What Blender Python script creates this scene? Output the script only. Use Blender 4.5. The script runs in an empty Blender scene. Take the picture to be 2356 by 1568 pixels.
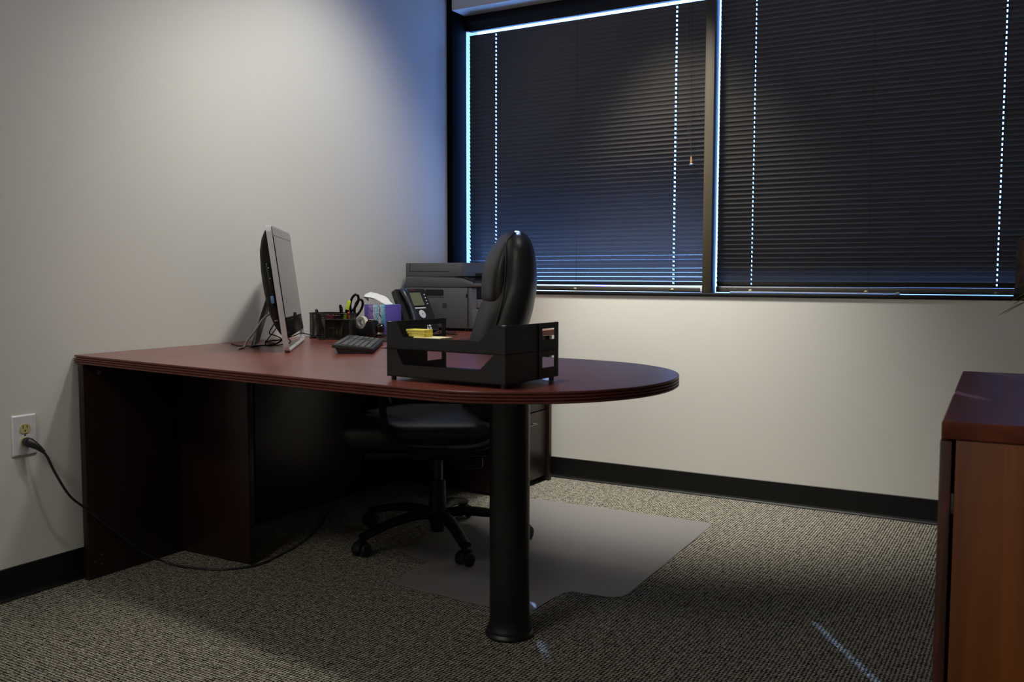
import bpy, bmesh, math, random
from mathutils import Vector, Matrix, Euler
random.seed(7)
S = bpy.context.scene
COL = S.collection
PI = math.pi
R = math.radians

# ------------------------------------------------------------------ camera, world, sun, exposure
def cam_basis(yaw, pitch, roll):
    f = Vector((-math.sin(yaw)*math.cos(pitch), math.cos(yaw)*math.cos(pitch), -math.sin(pitch)))
    r = Vector((math.cos(yaw), math.sin(yaw), 0))
    u = r.cross(f)
    return (r*math.cos(roll)+u*math.sin(roll), u*math.cos(roll)-r*math.sin(roll), f)
cd = bpy.data.cameras.new('camera'); cam = bpy.data.objects.new('camera', cd); COL.objects.link(cam)
cr, cu, cf = cam_basis(R(30.226), R(4.1067), R(0.0834))
cam.matrix_world = Matrix(((cr.x, cu.x, -cf.x, 2.71455), (cr.y, cu.y, -cf.y, -3.98775), (cr.z, cu.z, -cf.z, 0.99634), (0, 0, 0, 1)))
cd.lens = 32.2868; cd.sensor_width = 36; cd.sensor_fit = 'HORIZONTAL'; cd.clip_start = .05
cd.dof.use_dof = True; cd.dof.focus_distance = 3.7; cd.dof.aperture_fstop = 7.0
S.camera = cam

SKY_STRENGTH = 10.5
SUN_STRENGTH = 22.0
PANEL_STRENGTH = 13.5
w = bpy.data.worlds.new('world'); S.world = w; w.use_nodes = True
bg = w.node_tree.nodes['Background']; bg.inputs['Color'].default_value = (.15, .36, 1, 1); bg.inputs['Strength'].default_value = SKY_STRENGTH
sd = bpy.data.lights.new('sun', 'SUN'); sd.energy = SUN_STRENGTH; sd.angle = R(.6); sd.color = (.38, .55, 1)
sun = bpy.data.objects.new('sun', sd); COL.objects.link(sun)
sv = Vector((.562*math.cos(R(30)), -.827*math.cos(R(30)), -math.sin(R(30))))
sun.rotation_euler = sv.to_track_quat('-Z', 'Y').to_euler(); sun.location = (-3, 4, 4)
S.view_settings.view_transform = 'Standard'; S.view_settings.look = 'None'
S.view_settings.gamma = 1; S.view_settings.use_curve_mapping = False; S.view_settings.exposure = 0.12

# ------------------------------------------------------------------ mesh helpers
def new(): return bmesh.new()
def xf(bm, verts, M):
    if M is not None: bmesh.ops.transform(bm, matrix=M, verts=verts)
def box(bm, x0, x1, y0, y1, z0, z1, M=None, bev=0, seg=2):
    t = bmesh.new()
    bmesh.ops.create_cube(t, size=1)
    for v in t.verts: v.co = Vector(((x0+x1)/2+v.co.x*(x1-x0), (y0+y1)/2+v.co.y*(y1-y0), (z0+z1)/2+v.co.z*(z1-z0)))
    if bev: bmesh.ops.bevel(t, geom=t.edges[:], offset=bev, segments=seg, affect='EDGES', profile=.5)
    merge(bm, t, M)
def merge(bm, t, M=None):
    if M is not None: bmesh.ops.transform(t, matrix=M, verts=t.verts[:])
    me = bpy.data.meshes.new('t'); t.to_mesh(me); t.free(); bm.from_mesh(me); bpy.data.meshes.remove(me)
def loft(bm, rings, cap=True, closed=True, wrap=False):
    V = [[bm.verts.new(p) for p in r] for r in rings]
    n = len(V[0]); k = len(V)
    for i in range(k if wrap else k-1):
        a, b = V[i], V[(i+1) % k]
        for j in range(n if closed else n-1):
            bm.faces.new((a[j], a[(j+1) % n], b[(j+1) % n], b[j]))
    if cap and not wrap:
        bm.faces.new(V[0][::-1]); bm.faces.new(V[-1])
    return V
def ring(c, a, b, r, n):
    return [c + a*(r*math.cos(2*PI*i/n)) + b*(r*math.sin(2*PI*i/n)) for i in range(n)]
def cyl(bm, p0, p1, r0, r1=None, n=16, M=None):
    p0, p1 = Vector(p0), Vector(p1); d = (p1-p0).normalized()
    a = d.orthogonal().normalized(); b = d.cross(a)
    t = bmesh.new(); loft(t, [ring(p0, a, b, r0, n), ring(p1, a, b, r0 if r1 is None else r1, n)]); merge(bm, t, M)
def smooth_path(pts, k=6):
    P = [Vector(p) for p in pts]; o = []
    for i in range(len(P)-1):
        p0, p1, p2, p3 = P[max(i-1, 0)], P[i], P[i+1], P[min(i+2, len(P)-1)]
        for j in range(k):
            t = j/k
            o.append(.5*((2*p1)+(p2-p0)*t+(2*p0-5*p1+4*p2-p3)*t*t+(3*p1-p0-3*p2+p3)*t**3))
    return o+[P[-1]]
def tube(bm, pts, r, n=8, closed=False, M=None, flat=None):
    P = [Vector(p) for p in pts]; k = len(P); t = bmesh.new(); rings = []; a = None
    for i in range(k):
        d = (P[(i+1) % k]-P[(i-1) % k]) if closed else (P[min(i+1, k-1)]-P[max(i-1, 0)])
        d.normalize()
        if flat is not None: a = Vector(flat)
        elif a is None: a = d.orthogonal()
        a = (a-d*a.dot(d)).normalized(); b = d.cross(a)
        rr = r[i] if isinstance(r, list) else r
        if isinstance(rr, tuple): rings.append([P[i]+a*(rr[0]*math.cos(2*PI*j/n))+b*(rr[1]*math.sin(2*PI*j/n)) for j in range(n)])
        else: rings.append(ring(P[i], a, b, rr, n))
    loft(t, rings, cap=not closed, wrap=closed); merge(bm, t, M)
def lathe(bm, prof, n=24, M=None):
    t = bmesh.new()
    loft(t, [[Vector((r*math.cos(2*PI*i/n), r*math.sin(2*PI*i/n), z)) for i in range(n)] for r, z in prof]); merge(bm, t, M)
def prism(bm, pts, z0, z1, M=None, bev=0):
    t = bmesh.new()
    loft(t, [[Vector((x, y, z0)) for x, y in pts], [Vector((x, y, z1)) for x, y in pts]])
    bmesh.ops.recalc_face_normals(t, faces=t.faces[:])
    if bev: bmesh.ops.bevel(t, geom=t.edges[:], offset=bev, segments=2, affect='EDGES', profile=.5)
    merge(bm, t, M)
def offset_poly(P, d):
    o = []; n = len(P)
    for i in range(n):
        a, b, c = Vector(P[i-1]), Vector(P[i]), Vector(P[(i+1) % n])
        e1 = (b-a).normalized(); e2 = (c-b).normalized()
        n1 = Vector((-e1.y, e1.x)); n2 = Vector((-e2.y, e2.x)); m = n1+n2
        m = m/max(m.dot(n1), .2) if m.length > 1e-6 else n1
        o.append(b+m*d)
    return o
def slab(bm, outline, prof, M=None):     # CCW outline, profile of (inset, z) from the bottom up
    t = bmesh.new(); rings = []
    for d, z in prof: rings.append([Vector((p.x, p.y, z)) for p in offset_poly(outline, d)])
    loft(t, rings); merge(bm, t, M)
def rrect(x0, x1, y0, y1, r, n=5):
    o = []
    for cx, cy, a0 in ((x1-r, y1-r, 0), (x0+r, y1-r, 90), (x0+r, y0+r, 180), (x1-r, y0+r, 270)):
        for i in range(n+1):
            a = R(a0+90*i/n); o.append((cx+r*math.cos(a), cy+r*math.sin(a)))
    return o
MX = Matrix(((0, 0, 1, 0), (1, 0, 0, 0), (0, 1, 0, 0), (0, 0, 0, 1)))   # (x,y,z)->(z,x,y): polygon in the YZ plane, extruded along X
MY = Matrix(((1, 0, 0, 0), (0, 0, -1, 0), (0, 1, 0, 0), (0, 0, 0, 1)))  # polygon in the XZ plane, extruded along -Y

def obj(name, bm, m, parent=None, smooth=35, kind=None):
    bmesh.ops.recalc_face_normals(bm, faces=bm.faces[:])
    me = bpy.data.meshes.new(name); bm.to_mesh(me); bm.free()
    for mm in (m if isinstance(m, (list, tuple)) else [m]): me.materials.append(mm)
    if smooth:
        for p in me.polygons: p.use_smooth = True
        me.set_sharp_from_angle(angle=R(smooth))
    o = bpy.data.objects.new(name, me); COL.objects.link(o)
    if parent: o.parent = parent
    if kind: o['kind'] = kind
    return o
def rawmesh(name, V, F, m, parent=None, smooth=False, kind=None):
    me = bpy.data.meshes.new(name); me.from_pydata(V, [], F); me.materials.append(m)
    if smooth:
        for p in me.polygons: p.use_smooth = True
    o = bpy.data.objects.new(name, me); COL.objects.link(o)
    if parent: o.parent = parent
    if kind: o['kind'] = kind
    return o
def tag(o, label, cat, group=None):
    o['label'] = label; o['category'] = cat
    if group: o['group'] = group
    return o
def thing(name, label, cat, loc=(0, 0, 0), rz=0, group=None):
    o = bpy.data.objects.new(name, None); COL.objects.link(o); o.empty_display_size = .05
    o.location = loc; o.rotation_euler = (0, 0, rz)
    return tag(o, label, cat, group)
def copy_of(o, parent, loc=None, rot=None):
    c = o.copy(); COL.objects.link(c); c.parent = parent
    if loc is not None: c.location = loc
    if rot is not None: c.rotation_euler = rot
    return c
def text(name, s, size, m, parent, M):
    cu_ = bpy.data.curves.new(name, 'FONT'); cu_.body = s; cu_.size = size; cu_.extrude = .0003; cu_.align_x = 'CENTER'; cu_.align_y = 'CENTER'
    t = bpy.data.objects.new(name, cu_); COL.objects.link(t)
    dg = bpy.context.evaluated_depsgraph_get(); me = bpy.data.meshes.new_from_object(t.evaluated_get(dg))
    bpy.data.objects.remove(t); me.transform(M); me.materials.clear(); me.materials.append(m)
    o = bpy.data.objects.new(name, me); COL.objects.link(o); o.parent = parent
    return o

# ------------------------------------------------------------------ materials
def mat(name, col=(.5, .5, .5), rough=.5, spec=.5, metal=0, **kw):
    m = bpy.data.materials.new(name); m.use_nodes = True
    b = m.node_tree.nodes['Principled BSDF']
    b.inputs['Base Color'].default_value = (*col, 1); b.inputs['Roughness'].default_value = rough
    b.inputs['Specular IOR Level'].default_value = spec; b.inputs['Metallic'].default_value = metal
    for k, v in kw.items(): b.inputs[k.replace('_', ' ')].default_value = v
    return m
def nd(m, t, **kw):
    n = m.node_tree.nodes.new(t)
    for k, v in kw.items(): setattr(n, k, v)
    return n
def lk(m, a, b): m.node_tree.links.new(a, b)
def ramp(m, src, stops):
    r = nd(m, 'ShaderNodeValToRGB'); e = r.color_ramp.elements
    while len(e) < len(stops): e.new(.5)
    for i, (p, c) in enumerate(stops): e[i].position = p; e[i].color = (*c, 1)
    lk(m, src, r.inputs[0]); return r
def coords(m, scale=(1, 1, 1), rot=(0, 0, 0), kind='Object'):
    tc = nd(m, 'ShaderNodeTexCoord'); mp = nd(m, 'ShaderNodeMapping')
    mp.inputs['Scale'].default_value = scale; mp.inputs['Rotation'].default_value = rot
    lk(m, tc.outputs[kind], mp.inputs[0]); return mp.outputs[0]
def noise(m, vec, scale, detail=4, rough=.5, dist=0):
    n = nd(m, 'ShaderNodeTexNoise'); n.inputs['Scale'].default_value = scale; n.inputs['Detail'].default_value = detail
    n.inputs['Roughness'].default_value = rough; n.inputs['Distortion'].default_value = dist
    lk(m, vec, n.inputs['Vector']); return n.outputs['Fac']
def bump(m, h, strength, dist=.001):
    b = nd(m, 'ShaderNodeBump'); b.inputs['Strength'].default_value = strength; b.inputs['Distance'].default_value = dist
    lk(m, h, b.inputs['Height']); lk(m, b.outputs[0], m.node_tree.nodes['Principled BSDF'].inputs['Normal'])
def bsdf(m): return m.node_tree.nodes['Principled BSDF']
def math_(m, op, a, b=None):
    n = nd(m, 'ShaderNodeMath', operation=op)
    for i, v in enumerate((a, b)):
        if v is None: continue
        if isinstance(v, (int, float)): n.inputs[i].default_value = v
        else: lk(m, v, n.inputs[i])
    return n.outputs[0]
def wood(name, dark, light, scale, rough=.32, coat=0):
    m = mat(name, light, rough, .5); v = coords(m, scale)
    f = noise(m, v, 1.0, 7, .6, .6); r = ramp(m, f, [(.3, dark), (.5, tuple((a+b)/2 for a, b in zip(dark, light))), (.72, light)])
    lk(m, r.outputs[0], bsdf(m).inputs['Base Color']); bump(m, f, .05, .0006)
    bsdf(m).inputs['Coat Weight'].default_value = coat; bsdf(m).inputs['Coat Roughness'].default_value = .25
    return m
def textured(name, col, rough, spec, nscale, strength, dist=.0006, vary=.0):
    m = mat(name, col, rough, spec); v = coords(m); f = noise(m, v, nscale, 3); bump(m, f, strength, dist)
    if vary:
        g = noise(m, v, nscale*.15, 4)
        r = ramp(m, g, [(.3, tuple(c*(1-vary) for c in col)), (.7, tuple(min(1, c*(1+vary)) for c in col))]); lk(m, r.outputs[0], bsdf(m).inputs['Base Color'])
    return m
PAINT = textured('wall_paint', (.62, .612, .575), .75, .25, 260, .35, .0012)
PAINT_LIT = textured('wall_paint_lit', (.74, .722, .66), .75, .25, 260, .14, .001)  # wall paint lightened: brighter lighting of the back wall put into the colour
CEIL = textured('ceiling_tile', (.7, .69, .66), .9, .2, 120, .4, .002)
RUBBER = textured('cove_rubber', (.004, .004, .0042), .5, .3, 60, .05)
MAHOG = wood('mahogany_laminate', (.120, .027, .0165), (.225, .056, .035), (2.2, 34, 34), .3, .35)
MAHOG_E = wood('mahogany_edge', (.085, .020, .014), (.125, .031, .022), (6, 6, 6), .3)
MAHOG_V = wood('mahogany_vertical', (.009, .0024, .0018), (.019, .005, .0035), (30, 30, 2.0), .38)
CAB_T = wood('cabinet_top_laminate', (.10, .025, .011), (.20, .052, .024), (22, 3, 22), .4, 0); bsdf(CAB_T).inputs['Specular IOR Level'].default_value = .3
CAB_V = wood('cabinet_side_laminate', (.085, .018, .0012), (.24, .066, .007), (16, 16, 1.1), .5)
CAB_D = wood('cabinet_door_edge', (.022, .007, .004), (.12, .036, .02), (60, 60, 3.5), .45)
BLACKM = textured('satin_black_metal', (.0045, .0045, .0048), .4, .45, 300, .04)
FRAME = textured('black_anodised_frame', (.007, .007, .008), .5, .3, 200, .04)
BRONZE = textured('bronze_mullion', (.062, .049, .029), .5, .4, 30, .03, vary=.06)
SLATM = mat('dark_brown_slat', (.052, .047, .041), .38, .5)
SLAT_BOUNCE = mat('grey_slat_bounce_face', (.30, .30, .30), .45, .5)  # lighter outer face added to bounce skylight onto the slats above
CORD = mat('dark_cord', (.02, .018, .016), .8, .2)
BUTTON = mat('yellowed_plastic', (.30, .26, .14), .45)
CLEARP = mat('clear_plastic', (.75, .78, .8), .12, .5, Transmission_Weight=.75)
AMBER = mat('amber_plastic', (.3, .16, .04), .3)
LEATHER = textured('black_leather', (.011, .011, .0115), .42, .5, 420, .35, .0006)
CHAIRP = textured('chair_plastic', (.005, .005, .0052), .55, .25, 500, .08)
PLASTIC = textured('black_plastic', (.013, .013, .014), .42, .45, 500, .08)
GLOSSB = mat('gloss_black', (.004, .004, .005), .06, .5)
MATTEB = textured('matte_black_shell', (.009, .009, .0095), .6, .18, 400, .05)
BEZEL = mat('glossy_bezel', (.003, .003, .003), .08, .08)
SCREEN = mat('screen_glass', (.012, .013, .013), .025, .6)
SILVER = textured('brushed_silver', (.56, .55, .57), .34, .6, 300, .03); bsdf(SILVER).inputs['Metallic'].default_value = .35
CHROME = mat('chrome', (.62, .62, .63), .18, .5, 1)
NICKEL = mat('dull_nickel', (.2, .2, .19), .4, .5, 1)
WHITEP = textured('white_plastic', (.62, .62, .64), .35, .5, 40, .02)
IVORY = textured('ivory_plastic', (.50, .43, .19), .4, .5, 40, .02)
SLOT = mat('dark_slot', (.004, .004, .004), .8)
GREYP = textured('charcoal_printer', (.10, .104, .114), .46, .45, 700, .25, .0004)
GREYK = textured('charcoal_keys', (.030, .032, .035), .4, .5, 500, .06)
PHONEB = textured('phone_black', (.012, .0135, .017), .38, .5, 400, .06)
PHONEG = textured('phone_handset', (.022, .026, .035), .32, .55, 400, .04)
LCD = mat('phone_lcd', (.16, .18, .11), .12, .5)
WHITEK = mat('white_button', (.66, .66, .68), .4)
REDP = mat('red_print', (.42, .02, .03), .5)
PAPER = textured('white_tissue', (.8, .8, .8), .9, .1, 90, .25, .0012)
YEL = mat('yellow_note', (.95, .80, .16), .8, .2)
YEL2 = mat('pale_yellow_note', (.95, .87, .52), .8, .2)
HIGHL = mat('highlighter_yellow', (.62, .80, .02), .4)
WHITEPEN = mat('white_pen', (.7, .72, .74), .35)
ORANGE = mat('orange_pen', (.8, .13, .06), .4)
REDBOX = mat('crimson_card', (.30, .02, .05), .6)
BLUEUSB = mat('blue_plastic', (.10, .19, .36), .18, .6)
TAPEM = mat('tape_cream', (.74, .70, .55), .3, .5, Transmission_Weight=.15)
LEAF = textured('leaf_green', (.50, .60, .16), .5, .4, 60, .1, vary=.2)
RUST = mat('rust_mottled', (.08, .06, .05), .7, .3)
v_ = coords(RUST, (22, 22, 14)); f_ = noise(RUST, v_, 1, 8, .7)
lk(RUST, ramp(RUST, f_, [(.36, (.015, .014, .016)), (.5, (.07, .052, .042)), (.64, (.15, .10, .07))]).outputs[0], bsdf(RUST).inputs['Base Color']); bump(RUST, f_, .4, .002)
# window glass: a real thin sheet, mostly clear
GLASS = bpy.data.materials.new('window_glass'); GLASS.use_nodes = True
nt = GLASS.node_tree; nt.nodes.remove(nt.nodes['Principled BSDF'])
tr = nd(GLASS, 'ShaderNodeBsdfTransparent'); tr.inputs[0].default_value = (.93, .95, .97, 1); gl = nd(GLASS, 'ShaderNodeBsdfGlossy'); gl.inputs['Roughness'].default_value = .01
mx = nd(GLASS, 'ShaderNodeMixShader'); mx.inputs[0].default_value = .07; lk(GLASS, tr.outputs[0], mx.inputs[1]); lk(GLASS, gl.outputs[0], mx.inputs[2]); lk(GLASS, mx.outputs[0], nt.nodes['Material Output'].inputs[0])
# chair mat: hazy translucent vinyl
VINYL = mat('hazy_vinyl', (.35, .335, .32), .4, .4)
tr = nd(VINYL, 'ShaderNodeBsdfTransparent'); tr.inputs[0].default_value = (.9, .88, .92, 1); mx = nd(VINYL, 'ShaderNodeMixShader'); mx.inputs[0].default_value = .42
lk(VINYL, tr.outputs[0], mx.inputs[1]); lk(VINYL, bsdf(VINYL).outputs[0], mx.inputs[2]); lk(VINYL, mx.outputs[0], VINYL.node_tree.nodes['Material Output'].inputs[0])
bump(VINYL, noise(VINYL, coords(VINYL), 900, 2), .12, .0005)
# fluorescent diffuser
LAMP = bpy.data.materials.new('fluorescent_diffuser'); LAMP.use_nodes = True; nt = LAMP.node_tree; nt.nodes.remove(nt.nodes['Principled BSDF'])
em = nd(LAMP, 'ShaderNodeEmission'); em.inputs[0].default_value = (1, .97, .90, 1); em.inputs[1].default_value = PANEL_STRENGTH; lk(LAMP, em.outputs[0], nt.nodes['Material Output'].inputs[0])
JAMBM = mat('matte_black_jamb', (.004, .004, .0045), .9, .04)
# carpet: loops on a lattice square with the walls, dark pits between light yarns
CARPET = mat('loop_carpet', (.2, .18, .14), .95, .1)
v0 = coords(CARPET, (1, 1, 1))
nz = nd(CARPET, 'ShaderNodeTexNoise'); nz.inputs['Scale'].default_value = 85; nz.inputs['Detail'].default_value = 3; lk(CARPET, v0, nz.inputs['Vector'])
va = nd(CARPET, 'ShaderNodeVectorMath', operation='MULTIPLY_ADD'); lk(CARPET, nz.outputs['Color'], va.inputs[0]); va.inputs[1].default_value = (.0105,)*3; lk(CARPET, v0, va.inputs[2])
sp = nd(CARPET, 'ShaderNodeSeparateXYZ'); lk(CARPET, va.outputs[0], sp.inputs[0])
cx_ = math_(CARPET, 'COSINE', math_(CARPET, 'MULTIPLY', sp.outputs[0], 2*PI/.0101)); cy_ = math_(CARPET, 'COSINE', math_(CARPET, 'MULTIPLY', sp.outputs[1], 2*PI/.0101))
hh = math_(CARPET, 'MULTIPLY', math_(CARPET, 'ADD', cx_, cy_), .5)
hh = math_(CARPET, 'ADD', hh, math_(CARPET, 'MULTIPLY', math_(CARPET, 'SUBTRACT', noise(CARPET, v0, 420, 2), .5), .9))
pit = nd(CARPET, 'ShaderNodeMapRange'); lk(CARPET, hh, pit.inputs[0]); pit.inputs[1].default_value = -.30; pit.inputs[2].default_value = .24
big = noise(CARPET, v0, 120, 2, .6)
hh = math_(CARPET, 'ADD', hh, math_(CARPET, 'MULTIPLY', math_(CARPET, 'SUBTRACT', noise(CARPET, v0, 48, 3), .5), 1.5))
lk(CARPET, hh, pit.inputs[0])
yarn = ramp(CARPET, big, [(.34, (.20, .15, .10)), (.42, (.40, .37, .30)), (.47, (.30, .30, .19)), (.52, (.43, .37, .33)), (.58, (.31, .31, .26)), (.66, (.56, .53, .46))])
mxc = nd(CARPET, 'ShaderNodeMix', data_type='RGBA'); lk(CARPET, pit.outputs[0], mxc.inputs[0]); lk(CARPET, yarn.outputs[0], mxc.inputs[6]); mxc.inputs[7].default_value = (.012, .010, .008, 1)
lk(CARPET, mxc.outputs[2], bsdf(CARPET).inputs['Base Color']); bump(CARPET, math_(CARPET, 'MULTIPLY', hh, -1), .5, .003)
# tissue box prints
PRINT = mat('foliage_print', (.3, .3, .7), .5)
v1 = coords(PRINT, (1, 1, 1)); sp = nd(PRINT, 'ShaderNodeSeparateXYZ'); lk(PRINT, v1, sp.inputs[0])
gx = math_(PRINT, 'ADD', math_(PRINT, 'MULTIPLY', sp.outputs[0], 8.7), math_(PRINT, 'MULTIPLY', math_(PRINT, 'SUBTRACT', noise(PRINT, v1, 45, 4), .5), .55))
base = ramp(PRINT, gx, [(.0, (.10, .10, .50)), (.28, (.25, .13, .48)), (.45, (.62, .62, .86)), (.62, (.30, .62, .70)), (.8, (.55, .70, .80)), (.95, (.05, .46, .55))])
vo = nd(PRINT, 'ShaderNodeTexVoronoi'); vo.inputs['Scale'].default_value = 250; lk(PRINT, v1, vo.inputs['Vector'])
dots = math_(PRINT, 'LESS_THAN', vo.outputs['Distance'], .36)
patch = math_(PRINT, 'GREATER_THAN', noise(PRINT, v1, 35, 2), .43)
wv = nd(PRINT, 'ShaderNodeTexWave'); wv.inputs['Scale'].default_value = 9; wv.inputs['Distortion'].default_value = 9; wv.inputs['Detail Scale'].default_value = .8; lk(PRINT, v1, wv.inputs['Vector'])
twig = math_(PRINT, 'GREATER_THAN', wv.outputs['Fac'], .985)
ink = math_(PRINT, 'MAXIMUM', math_(PRINT, 'MULTIPLY', dots, patch), twig)
mp_ = nd(PRINT, 'ShaderNodeMix', data_type='RGBA'); lk(PRINT, ink, mp_.inputs[0]); lk(PRINT, base.outputs[0], mp_.inputs[6]); mp_.inputs[7].default_value = (.02, .03, .14, 1)
lk(PRINT, mp_.outputs[2], bsdf(PRINT).inputs['Base Color'])
DOTS = mat('violet_dotted_print', (.13, .10, .45), .5)
v2 = coords(DOTS, (1, 1, 1)); sp = nd(DOTS, 'ShaderNodeSeparateXYZ'); lk(DOTS, v2, sp.inputs[0])
dd = math_(DOTS, 'MULTIPLY', math_(DOTS, 'SINE', math_(DOTS, 'MULTIPLY', sp.outputs[1], 900)), math_(DOTS, 'SINE', math_(DOTS, 'MULTIPLY', sp.outputs[2], 600)))
lk(DOTS, ramp(DOTS, dd, [(.1, (.135, .105, .46)), (.6, (.055, .05, .30))]).outputs[0], bsdf(DOTS).inputs['Base Color'])

# ------------------------------------------------------------------ room shell
RX, RY, RH = 4.3, -5.6, 2.75
WT, WB, WR, SILLZ = 2.3414, .9022, 2.78, .917
def struct(name, bm, m, parent=None, smooth=None):
    o = obj(name, bm, m, parent, smooth)
    if parent is None: o['kind'] = 'structure'
    return o
b = new(); box(b, 0, RX, RY, .3, -.05, 0); struct('floor', b, CARPET)
b = new(); box(b, -.15, RX+.15, RY-.15, .3, RH, RH+.08); struct('ceiling', b, CEIL)
b = new(); box(b, -.15, 0, RY-.15, .3, -.05, RH); struct('wall_left', b, PAINT)
b = new(); box(b, RX, RX+.15, RY-.15, .3, -.05, RH); struct('wall_right', b, PAINT)
b = new(); box(b, -.0, RX, RY-.15, RY, -.05, RH); struct('wall_front', b, PAINT)
b = new(); box(b, 0, RX, 0, .3, -.05, WB); box(b, 0.033, RX, 0, .3, WT, RH); box(b, WR, RX, 0, .3, WB, WT); struct('wall_back', b, PAINT_LIT)
def cove(bm, L):   # cove base running along +x, face towards -y
    prism(bm, [(0, 0), (-.011, 0), (-.011, .003), (-.006, .009), (-.0035, .016), (-.003, .099), (0, .1016)], 0, L, MX)
b = new(); cove(b, RX); o = struct('baseboard_back', b, RUBBER)
b = new(); cove(b, -RY); o = struct('baseboard_left', b, RUBBER); o.location = (0, RY, 0); o.rotation_euler = (0, 0, PI/2)

# window: jamb, sill, head, mullion, panes
win = bpy.data.objects.new('window_1', None); COL.objects.link(win); win['kind'] = 'structure'
b = new(); box(b, 0, .033, 0, .135, WB, RH, bev=.002); box(b, WR-.03, WR, .02, .24, WB, WT); obj('jamb', b, JAMBM, win)
b = new(); box(b, .033, WR, -.006, .26, WB-.0005, SILLZ, bev=.003); obj('sill', b, FRAME, win)
b = new(); box(b, .033, WR, .12, .142, 2.262, WT, bev=.003); box(b, .033, WR, .11, .13, 2.296, 2.304); obj('head', b, FRAME, win)
b = new(); box(b, 1.3630, 1.4045, .035, .09, SILLZ, 2.30, bev=.002); obj('mullion', b, BRONZE, win)
b = new(); box(b, 1.340, 1.387, .135, .152, SILLZ, 2.262); obj('sun_stop', b, FRAME, win)  # unseen strip added behind the mullion to block a sun stripe
b = new(); box(b, .0, 1.3630, .136, .140, SILLZ, 2.262); obj('pane', b, GLASS, win)
b = new(); box(b, 1.3640, WR-.03, .136, .140, SILLZ, 2.262); obj('pane', b, GLASS, win)

# recessed panel above the frame, and unseen spots added to brighten walls and trays
def troffer(x, y, label, lamp):
    t = thing('ceiling_light', label, 'ceiling light', (x, y, RH), 0, None)
    b = new(); P0 = rrect(-.62, .62, -.32, .32, .004); 
    for a in ((-.62, .62, -.32, -.3), (-.62, .62, .3, .32), (-.62, -.6, -.3, .3), (.6, .62, -.3, .3)): box(b, a[0], a[1], a[2], a[3], -.012, -.0005)
    obj('frame', b, WHITEP, t)
    b = new(); box(b, -.6, .6, -.3, .3, -.009, -.0015); obj('diffuser', b, lamp, t)
    return t
def fill_light(x, y, label, aim, watts, cone=70, blend=.9):  # added spot out of view, evens out wall and desk brightness
    t = thing('ceiling_light', label, 'ceiling light', (x, y, RH))
    b = new(); lathe(b, [(.052, -.0005), (.075, -.0005), (.078, -.004), (.074, -.007), (.054, -.006), (.052, -.004)], 28); obj('fill_light_ring', b, WHITEP, t)
    ld = bpy.data.lights.new('fill_spot', 'SPOT'); ld.energy = watts; ld.spot_size = R(cone); ld.spot_blend = blend; ld.shadow_soft_size = .10; ld.color = (1, .965, .885)
    lo = bpy.data.objects.new('fill_spot', ld); COL.objects.link(lo); lo.parent = t; lo.location = (0, 0, -.03)
    lo.rotation_euler = (Vector(aim)-Vector((x, y, RH-.03))).to_track_quat('-Z', 'Y').to_euler()
    return t
troffer(.9, -4.6, 'recessed fluorescent ceiling panel behind the camera', LAMP)
fill_light(1.1, -.5, 'added fill light near the window, aimed at the wall right of the return desk', (1.35, 0, .75), 325, 60)
fill_light(1.0, -.65, 'added fill light near the window, aimed low behind the chair', (1.1, 0, .6), 78, 54)
fill_light(1.3, -1.5, 'added fill light over the desk aimed at the left wall', (0, -1.25, 1.1), 88, 75)
fill_light(1.0, -1.0, 'added fill light over the chair aimed at the left wall by the window', (0, -1.0, 1.2), 45, 80)
fill_light(1.2, -2.1, 'added fill light over the near desk edge aimed at the left wall', (0, -1.9, 1.0), 30, 70)
fill_light(1.12, -2.2, 'added fill light straight above the letter trays', (1.15, -2.12, .737), 80, 48)

# ------------------------------------------------------------------ venetian blinds
CH, SAG, PITCH = .0254, .0022, .0203
def slat_mesh(L, holes, hw):
    xs = [0]
    for h in holes: xs += [h-hw, h+hw]
    xs.append(L); ss = [-.5, -.33, -.2, 0, .17, .33, .5]; n = len(ss); V = []; F = []; MI = []
    for side in (0, 1):
        k = len(V); V += [(x, s*CH, SAG*(1-4*s*s)-.0003*side) for x in xs for s in ss]
        for i in range(len(xs)-1):
            for j in range(n-1):
                if i % 2 == 1 and j in (2, 3): continue
                f = (k+i*n+j, k+(i+1)*n+j, k+(i+1)*n+j+1, k+i*n+j+1); F.append(f if side == 0 else f[::-1]); MI.append(side)
    me = bpy.data.meshes.new('slat'); me.from_pydata(V, [], F); me.materials.append(SLAT_BOUNCE); me.materials.append(SLATM)
    for p, m_ in zip(me.polygons, MI): p.use_smooth = True; p.material_index = m_
    return me
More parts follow.
